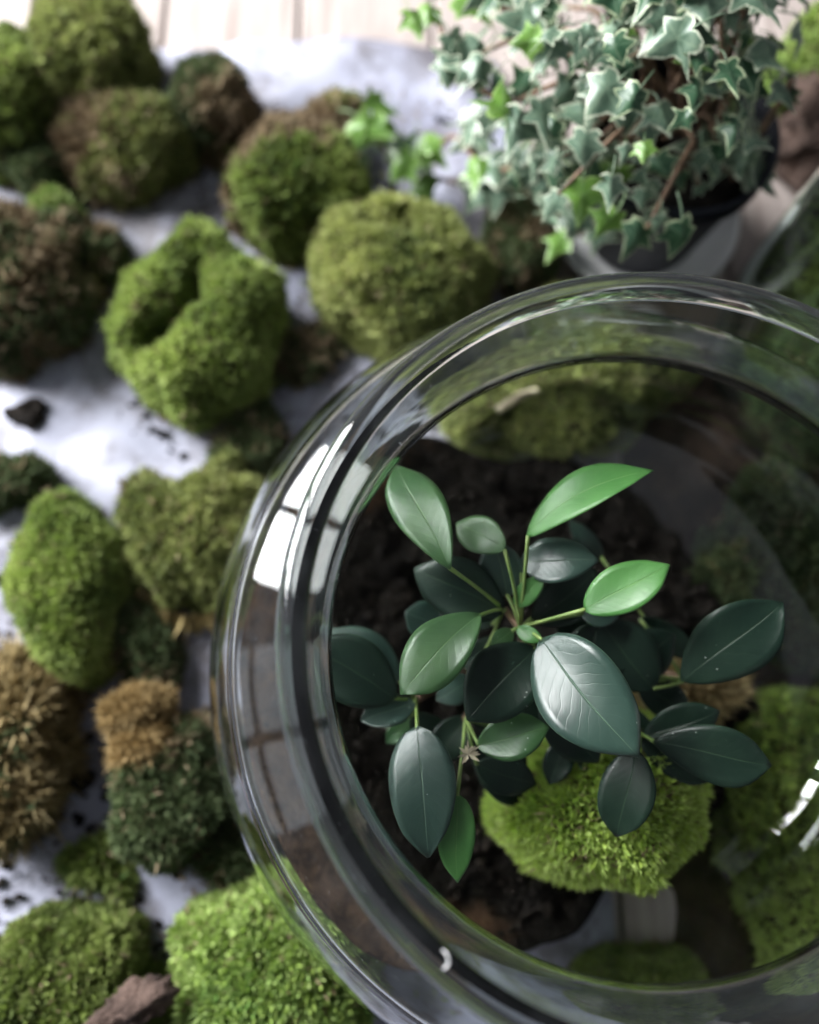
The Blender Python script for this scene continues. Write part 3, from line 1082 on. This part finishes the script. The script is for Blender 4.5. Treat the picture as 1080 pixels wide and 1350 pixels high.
A1, A2, A3, A4 = node(435, 405, .080), node(318, 600, .066), node(690, 632, .060), node(790, 520, .058)
A5, A6 = node(400, 365, .078), node(210, 560, .062)
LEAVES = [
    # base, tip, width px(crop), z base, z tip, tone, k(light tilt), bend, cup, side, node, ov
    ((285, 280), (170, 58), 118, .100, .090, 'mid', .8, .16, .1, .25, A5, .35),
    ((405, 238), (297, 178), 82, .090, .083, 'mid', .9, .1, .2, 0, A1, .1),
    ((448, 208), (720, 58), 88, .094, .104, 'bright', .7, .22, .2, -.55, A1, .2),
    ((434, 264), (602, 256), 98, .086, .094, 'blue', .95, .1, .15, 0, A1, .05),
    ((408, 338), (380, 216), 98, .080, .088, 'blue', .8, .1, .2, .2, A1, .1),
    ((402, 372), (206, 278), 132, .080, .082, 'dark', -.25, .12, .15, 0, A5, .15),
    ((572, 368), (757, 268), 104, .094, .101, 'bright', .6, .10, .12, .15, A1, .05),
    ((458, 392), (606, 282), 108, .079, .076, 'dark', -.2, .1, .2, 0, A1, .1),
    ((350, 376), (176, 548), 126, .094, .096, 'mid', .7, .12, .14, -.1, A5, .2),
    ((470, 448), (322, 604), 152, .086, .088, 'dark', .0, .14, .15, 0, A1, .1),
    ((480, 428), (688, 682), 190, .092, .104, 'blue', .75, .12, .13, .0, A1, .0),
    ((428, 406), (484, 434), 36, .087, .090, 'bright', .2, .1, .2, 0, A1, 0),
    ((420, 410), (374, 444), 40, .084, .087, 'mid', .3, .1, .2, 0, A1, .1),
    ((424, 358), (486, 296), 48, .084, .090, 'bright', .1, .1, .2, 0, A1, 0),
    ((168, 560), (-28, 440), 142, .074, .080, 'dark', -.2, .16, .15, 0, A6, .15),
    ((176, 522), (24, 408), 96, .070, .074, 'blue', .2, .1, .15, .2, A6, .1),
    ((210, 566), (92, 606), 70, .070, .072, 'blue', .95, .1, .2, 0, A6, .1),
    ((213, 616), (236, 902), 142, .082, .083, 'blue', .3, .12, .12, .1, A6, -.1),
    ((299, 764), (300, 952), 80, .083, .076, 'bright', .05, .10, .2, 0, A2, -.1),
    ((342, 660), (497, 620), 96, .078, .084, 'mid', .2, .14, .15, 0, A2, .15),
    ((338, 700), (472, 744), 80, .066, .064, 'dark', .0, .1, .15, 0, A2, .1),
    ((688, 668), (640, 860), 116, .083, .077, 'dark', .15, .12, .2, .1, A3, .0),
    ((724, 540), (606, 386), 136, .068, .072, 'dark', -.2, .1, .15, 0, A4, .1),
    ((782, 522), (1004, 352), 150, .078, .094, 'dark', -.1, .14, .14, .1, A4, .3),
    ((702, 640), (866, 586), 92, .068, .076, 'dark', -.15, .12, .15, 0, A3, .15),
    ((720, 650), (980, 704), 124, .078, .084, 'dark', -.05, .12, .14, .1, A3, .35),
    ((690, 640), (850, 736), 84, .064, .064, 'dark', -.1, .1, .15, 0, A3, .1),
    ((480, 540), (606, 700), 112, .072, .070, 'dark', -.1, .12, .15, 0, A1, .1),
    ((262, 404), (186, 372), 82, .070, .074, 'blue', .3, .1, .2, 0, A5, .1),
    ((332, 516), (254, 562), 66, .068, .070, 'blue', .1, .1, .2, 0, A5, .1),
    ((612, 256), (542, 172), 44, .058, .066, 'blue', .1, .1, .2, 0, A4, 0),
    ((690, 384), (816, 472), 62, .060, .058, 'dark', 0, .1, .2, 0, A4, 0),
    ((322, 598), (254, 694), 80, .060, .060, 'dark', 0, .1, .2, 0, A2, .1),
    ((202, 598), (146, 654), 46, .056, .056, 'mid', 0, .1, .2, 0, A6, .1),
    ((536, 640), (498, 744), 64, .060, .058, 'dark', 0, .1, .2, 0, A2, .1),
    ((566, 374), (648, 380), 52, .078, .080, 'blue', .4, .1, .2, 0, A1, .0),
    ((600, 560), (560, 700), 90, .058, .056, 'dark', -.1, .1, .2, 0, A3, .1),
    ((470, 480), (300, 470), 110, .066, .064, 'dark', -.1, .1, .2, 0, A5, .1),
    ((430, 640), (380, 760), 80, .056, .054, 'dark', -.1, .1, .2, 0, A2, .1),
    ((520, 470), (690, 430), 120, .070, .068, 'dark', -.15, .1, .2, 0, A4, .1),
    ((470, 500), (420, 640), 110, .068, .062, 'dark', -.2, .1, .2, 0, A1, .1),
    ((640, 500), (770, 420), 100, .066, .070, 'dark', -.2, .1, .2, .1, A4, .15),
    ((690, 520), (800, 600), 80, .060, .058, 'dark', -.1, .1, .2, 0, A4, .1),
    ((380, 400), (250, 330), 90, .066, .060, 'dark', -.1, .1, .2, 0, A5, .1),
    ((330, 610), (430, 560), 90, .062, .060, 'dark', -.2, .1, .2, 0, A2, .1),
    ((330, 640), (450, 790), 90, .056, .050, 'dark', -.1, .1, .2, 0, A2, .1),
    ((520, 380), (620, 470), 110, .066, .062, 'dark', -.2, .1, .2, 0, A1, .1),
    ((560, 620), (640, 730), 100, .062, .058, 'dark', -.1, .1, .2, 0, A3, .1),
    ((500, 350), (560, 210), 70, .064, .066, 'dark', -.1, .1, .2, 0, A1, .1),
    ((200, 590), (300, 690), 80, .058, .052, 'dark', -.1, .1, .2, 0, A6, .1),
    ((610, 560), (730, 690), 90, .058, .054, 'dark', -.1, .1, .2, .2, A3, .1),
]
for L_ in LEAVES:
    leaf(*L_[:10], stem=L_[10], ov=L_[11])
# stems from the soil
root = np.array([F0[0], F0[1], SOILTOP - .004])
for k_, (tip, off) in enumerate(((A1, (.002, .004)), (A2, (-.012, -.008)), (A3, (.018, -.004)), (A4, (.026, .004)), (A6, (-.02, -.002)))):
    b = root + [off[0], off[1], 0]
    m1 = b * .55 + tip * .45 + [0, 0, .006]
    vv, ff = tube([b - F0, m1 - F0, tip - F0], (.0032, .0022, .0012), 9, 8)
    link('stem', mesh_np('stem', vv, ff, True, M_WOODY), ficus)
vv, ff = tube([A1 - F0, (A1 + A5) / 2 - F0, A5 + [0, 0, .002] - F0], (.0012, .001, .0009), 7)
link('stem', mesh_np('stem', vv, ff, True, M_WOODY), ficus)
vv, ff = tube([A1 - F0, A1 + [.0008, -.001, .004] - F0, A1 + [.001, -.002, .0075] - F0], (.0011, .0008, .0002), 7)
link('bud', mesh_np('bud', vv, ff, True, mat_plain('reddish_bud', [(.3, (.22, .06, .03)), (.7, (.4, .14, .07))], 200, .5)), ficus)
# starry dried bud scale and tan root plug
n = 16
p = np.repeat(np.array([node(322, 678, .083)]), n, 0)
a = RNG.uniform(0, 6.283, n)
d = np.stack([np.cos(a), np.sin(a), RNG.uniform(-.2, .7, n)], -1)
d /= np.linalg.norm(d, axis=1)[:, None]
o = blades('dry_bud_scale', p - F0, d, np.repeat([[0, 0, 1.]], n, 0), RNG.uniform(.0024, .0042, n), RNG.uniform(.0007, .0012, n), np.array([.62, .55, .40]) * RNG.uniform(.7, 1.2, (n, 1)), ficus, M_DRY, None)
p = node(800, 548, .036)
moss('dry_moss_tuft', 'frayed tan dry tuft on the edge of the moss ball', 0, 0, 0, 0, .016, 20, STRAW, seed=33, n=700, brown=1.5, dry=STRAW, blen=.006, bw=.0014, lump=.3,
     loc=(p[0], p[1], 0), size=(.015, .009), z0=.036, group=None, cat='dry moss')

# ------------------------------------------------------------------ second glass jar with moss
JR, JH = .060, .135
jc = np.array([.130, .127])
jar = empty('glass_jar', (jc[0], jc[1], .0002), 'second clear glass jar packed with dark moss beside the bowl', 'jar')
T = .003
jo = [(0, 0), (JR * .8, 0)] + [tuple(x) for x in catmull([(JR * .88, .0008), (JR * .965, .005), (JR, .016), (JR, .06), (JR, JH - .006)], 6)]
ji = [(0, .006), (JR * .78, .006)] + [tuple(x) for x in catmull([(JR * .87, .0072), (JR * .935, .011), (JR - T, .020), (JR - T, .06), (JR - T, JH - .006)], 6)]
V1, F1 = revolve(jo, 128)
V2, F2 = revolve(ji, 128)
link('body', weld(mesh_np('body', np.vstack([V1, V2]), np.vstack([F1, F2[:, ::-1] + len(V1)]), True, M_GLASS2)), jar)
bd = [jo[-1]] + [(JR - T / 2 + .0028 * math.cos(q), JH - .003 + .003 * math.sin(q)) for q in np.linspace(R(-20), R(200), 16)] + [ji[-1]]
V3, F3 = revolve(bd, 128)
link('rim', mesh_np('rim', V3, F3, True, M_GLASS2), jar)
for (dx, dy, sx, sy, h_, pal_, sd_, lb) in (
        (-.018, -.016, .033, .034, .074, G_DARK * 1.8, 41, 'dark moss cushion inside the second jar, on the bowl side'),
        (.024, .018, .028, .028, .085, G_GREEN, 42, 'taller dark moss cushion inside the second jar, away from the bowl'),
        (-.020, .032, .022, .020, .100, G_GREEN * 1.2, 43, 'narrow upright green moss inside the second jar near the ivy'),
        (.026, -.030, .022, .020, .044, G_DARK, 44, 'small low moss inside the second jar next to the broad clump')):
    moss('jar_moss', lb, 0, 0, 0, 0, h_, 0, pal_, seed=sd_, n=4600, loc=(jc[0] + dx, jc[1] + dy, 0), size=(sx, sy), z0=.007, lump=.15, brown=.06, group='moss cushions inside the second jar')

# ------------------------------------------------------------------ ivy in its pot on a white dish
pr = at(838, 306, 0)
px0, py0 = pr[0], pr[1]
dish = empty('dish', (px0, py0, .0002), 'shallow white ceramic dish under the black ivy pot', 'dish')
dp = [(0, .001), (.026, .001), (.030, .0), (.032, .001), (.038, .006), (.0410, .012), (.0418, .0138), (.0410, .0148), (.0395, .0138), (.0362, .0078), (.030, .0045), (0, .004)]
V, F = revolve([tuple(x) for x in catmull(dp, 4)], 96)
link('body', weld(mesh_np('body', V, F, True, M_DISH)), dish)
ivy = empty('ivy_plant', (px0, py0, .0048), 'variegated grey-green ivy with cream leaf edges in a black pot', 'plant')
pp = [(0, 0), (.024, 0), (.0255, .001), (.033, .050), (.0335, .051), (.0362, .0515), (.0365, .060), (.0350, .0605), (.0345, .060), (.0325, .052), (.030, .044), (.024, .004), (0, .003)]
V, F = revolve(pp, 72)
pot = link('pot', weld(mesh_np('pot', V, F, True, M_POT)), ivy)
pot.data.polygons.foreach_set('use_smooth', np.zeros(len(pot.data.polygons), bool) | True)
V, F = revolve([(0, .053), (.012, .0545), (.024, .0525), (.0325, .0515), (.033, .049), (0, .046)], 48)
V[:, 2] += .001 * vnoise(V * 250, 3)
link('potting_soil', weld(mesh_np('potting_soil', V, F, True, M_SOIL)), ivy)

half = [(0, .02), (.10, -.07), (.26, -.10), (.42, -.01), (.36, .12), (.40, .22), (.66, .40), (.44, .44), (.27, .52), (.17, .70), (0, 1.06)]
ring = half + [(-x, y) for x, y in half[-2:0:-1]]
IV = {
    'grey': mat_ivy('ivy_grey_green', (.070, .130, .085), (.16, .23, .16), (.52, .57, .43)),
    'dark': mat_ivy('ivy_dark_green', (.022, .070, .034), (.050, .115, .056), (.50, .58, .36)),
    'lime': mat_ivy('ivy_young_lime', (.09, .20, .030), (.15, .28, .05), (.28, .42, .14)),
}


def ivy_mesh(tone, sd):
    rg = random.Random(sd)
    sl, sr_, sk = rg.uniform(.7, 1.15), rg.uniform(.7, 1.15), rg.uniform(-.18, .18)
    O = [(x * rg.uniform(.82, 1.18) * (sl if x < 0 else sr_) + sk * max(y, 0) ** 2, y * rg.uniform(.92, 1.08)) for x, y in ring]
    c = (0, .32)
    n = len(O)
    fold, curl, wav = rg.uniform(.05, .55), rg.uniform(-.2, .7), rg.uniform(.03, .12)
    V, colr = [], []

    def put(x, y, e, g):
        z = -abs(x) * fold - curl * (y - .2) ** 2 + wav * math.sin(7 * x + 5 * y + sd)
        V.append((x, y, z))
        colr.append((e, g, 0))
    tips = {0, 3, 6, 10, n - 6, n - 3}
    for s_, e in ((1, 1.), (.86, .62), (.62, 0.1), (.3, 0)):
        for q, (x, y) in enumerate(O):
            put(c[0] + (x - c[0]) * s_, c[1] + (y - c[1]) * s_, e, 1. if (q in tips and s_ < .9) else 0)
    put(*c, 0, 1)
    F = []
    for r_ in range(3):
        for q in range(n):
            q2 = (q + 1) % n
            F.append([r_ * n + q, r_ * n + q2, (r_ + 1) * n + q2, (r_ + 1) * n + q])
    for q in range(n):
        F.append([3 * n + q, 3 * n + (q + 1) % n, 4 * n])
    # leaf stalk
    vv, ff = tube([(0, .03, V[0][2]), (0, -.25, -.05), (0, -.62, -.32)], (.022, .020, .018), 5, 3)
    o_ = len(V)
    V += [tuple(x) for x in vv]
    colr += [(.0, 1, 0)] * len(vv)
    F += [[i + o_ for i in f] for f in ff]
    return mesh_np('leaf', V, F, True, IV[tone], cols=np.array(colr))


IM = {t_: [ivy_mesh(t_, 10 * q + len(t_)) for q in range(12)] for t_ in IV}
PO = np.array(ivy.location)
cc = at(842, 92, .088)
rg = random.Random(5)


def put_leaf(p, nrm, down, size, tone):
    n_ = Vector(nrm).normalized()
    y_ = Vector(down)
    y_ = (y_ - n_ * y_.dot(n_)).normalized()
    x_ = y_.cross(n_)
    o = link('leaf', rg.choice(IM[tone]), ivy)
    M3 = Matrix((x_, y_, n_)).transposed().to_4x4()
    o.matrix_local = Matrix.Translation(Vector(p) - Vector(PO)) @ M3 @ Matrix.Scale(size, 4)
    return o


cnt, vines = 0, []
while cnt < 285:
    a, e_ = rg.uniform(0, 6.283), rg.uniform(-.45, 1.45)
    dv = np.array([math.cos(a) * math.cos(e_), math.sin(a) * math.cos(e_), math.sin(e_)])
    rad_ = rg.uniform(.62, 1.06)
    p = cc + dv * np.array([.056, .060, .044]) * rad_
    if p[2] < .03 or (p[2] < .055 and np.hypot(p[0] - px0, p[1] - py0) < .045):
        continue
    if p[1] < py0 - .006 and p[2] < .076 and p[0] > px0 - .045:
        continue          # keeps the near side of the pot in view
    if np.hypot(p[0] - jc[0], p[1] - jc[1]) < JR + .010 or (np.hypot(p[0], p[1]) < .10):
        continue
    nr = dv + np.array([0, -.15, .75]) + np.array([rg.gauss(0, .35) for _ in range(3)])
    dn = dv * [1, 1, .3] + np.array([0, -.25, -.75]) + np.array([rg.gauss(0, .4) for _ in range(3)])
    tone = 'lime' if rg.random() < .06 else ('dark' if rg.random() < .42 else 'grey')
    put_leaf(p, nr, dn, rg.choice((.007, .0085, .010, .0115, .013)) * rg.uniform(.85, 1.15), tone)
    cnt += 1
    if cnt % 11 == 0:
        vines.append(p)
# trailing shoots to the left, and young lime leaves in front
TR = [[(760, 150, .09), (690, 150, .095), (640, 120, .09), (600, 95, .085), (575, 15, .08)],
      [(740, 200, .08), (690, 215, .06), (640, 225, .045), (600, 180, .04), (560, 215, .03)],
      [(740, 230, .07), (640, 245, .035), (545, 225, .02), (500, 190, .03), (490, 160, .042)],
      [(790, 230, .075), (775, 270, .06), (765, 310, .045)],
      [(950, 215, .07), (985, 240, .055)], [(800, 60, .11), (720, 30, .10), (660, 10, .095)]]
for t_ in TR:
    pts = [at(*q) for q in t_]
    st = np.array([px0 - .008, py0, .056])
    vv, ff = tube([st - PO, (st + pts[0]) / 2 + [0, 0, .02] - PO] + [q - PO for q in pts], [.0011] * (len(pts) + 2), 6, 5)
    link('stem', mesh_np('stem', vv, ff, True, M_WOODY), ivy)
    for q, p in enumerate(pts):
        for _ in range(3):
            put_leaf(p + np.array([rg.gauss(0, .005), rg.gauss(0, .005), .003 + rg.random() * .006]), (rg.gauss(0, .4), -.3 + rg.gauss(0, .3), 1), (rg.gauss(0, .7), rg.gauss(-.4, .5), -.2),
                     rg.uniform(.011, .017), 'lime' if q >= 4 or rg.random() < .15 else 'grey')
for p in [at(770, 235, .09)]:
    put_leaf(p, (rg.gauss(0, .3), -.3, 1), (rg.gauss(0, .5), -.7, -.3), .016, 'lime')
for p in vines:
    st = np.array([px0 + rg.uniform(-.02, .02), py0 + rg.uniform(-.02, .02), .054])
    m1 = st * .4 + p * .6 + [0, 0, .02]
    vv, ff = tube([st - PO, m1 - PO, p - PO], (.0013, .0011, .0007), 6, 6)
    link('stem', mesh_np('stem', vv, ff, True, M_WOODY), ivy)
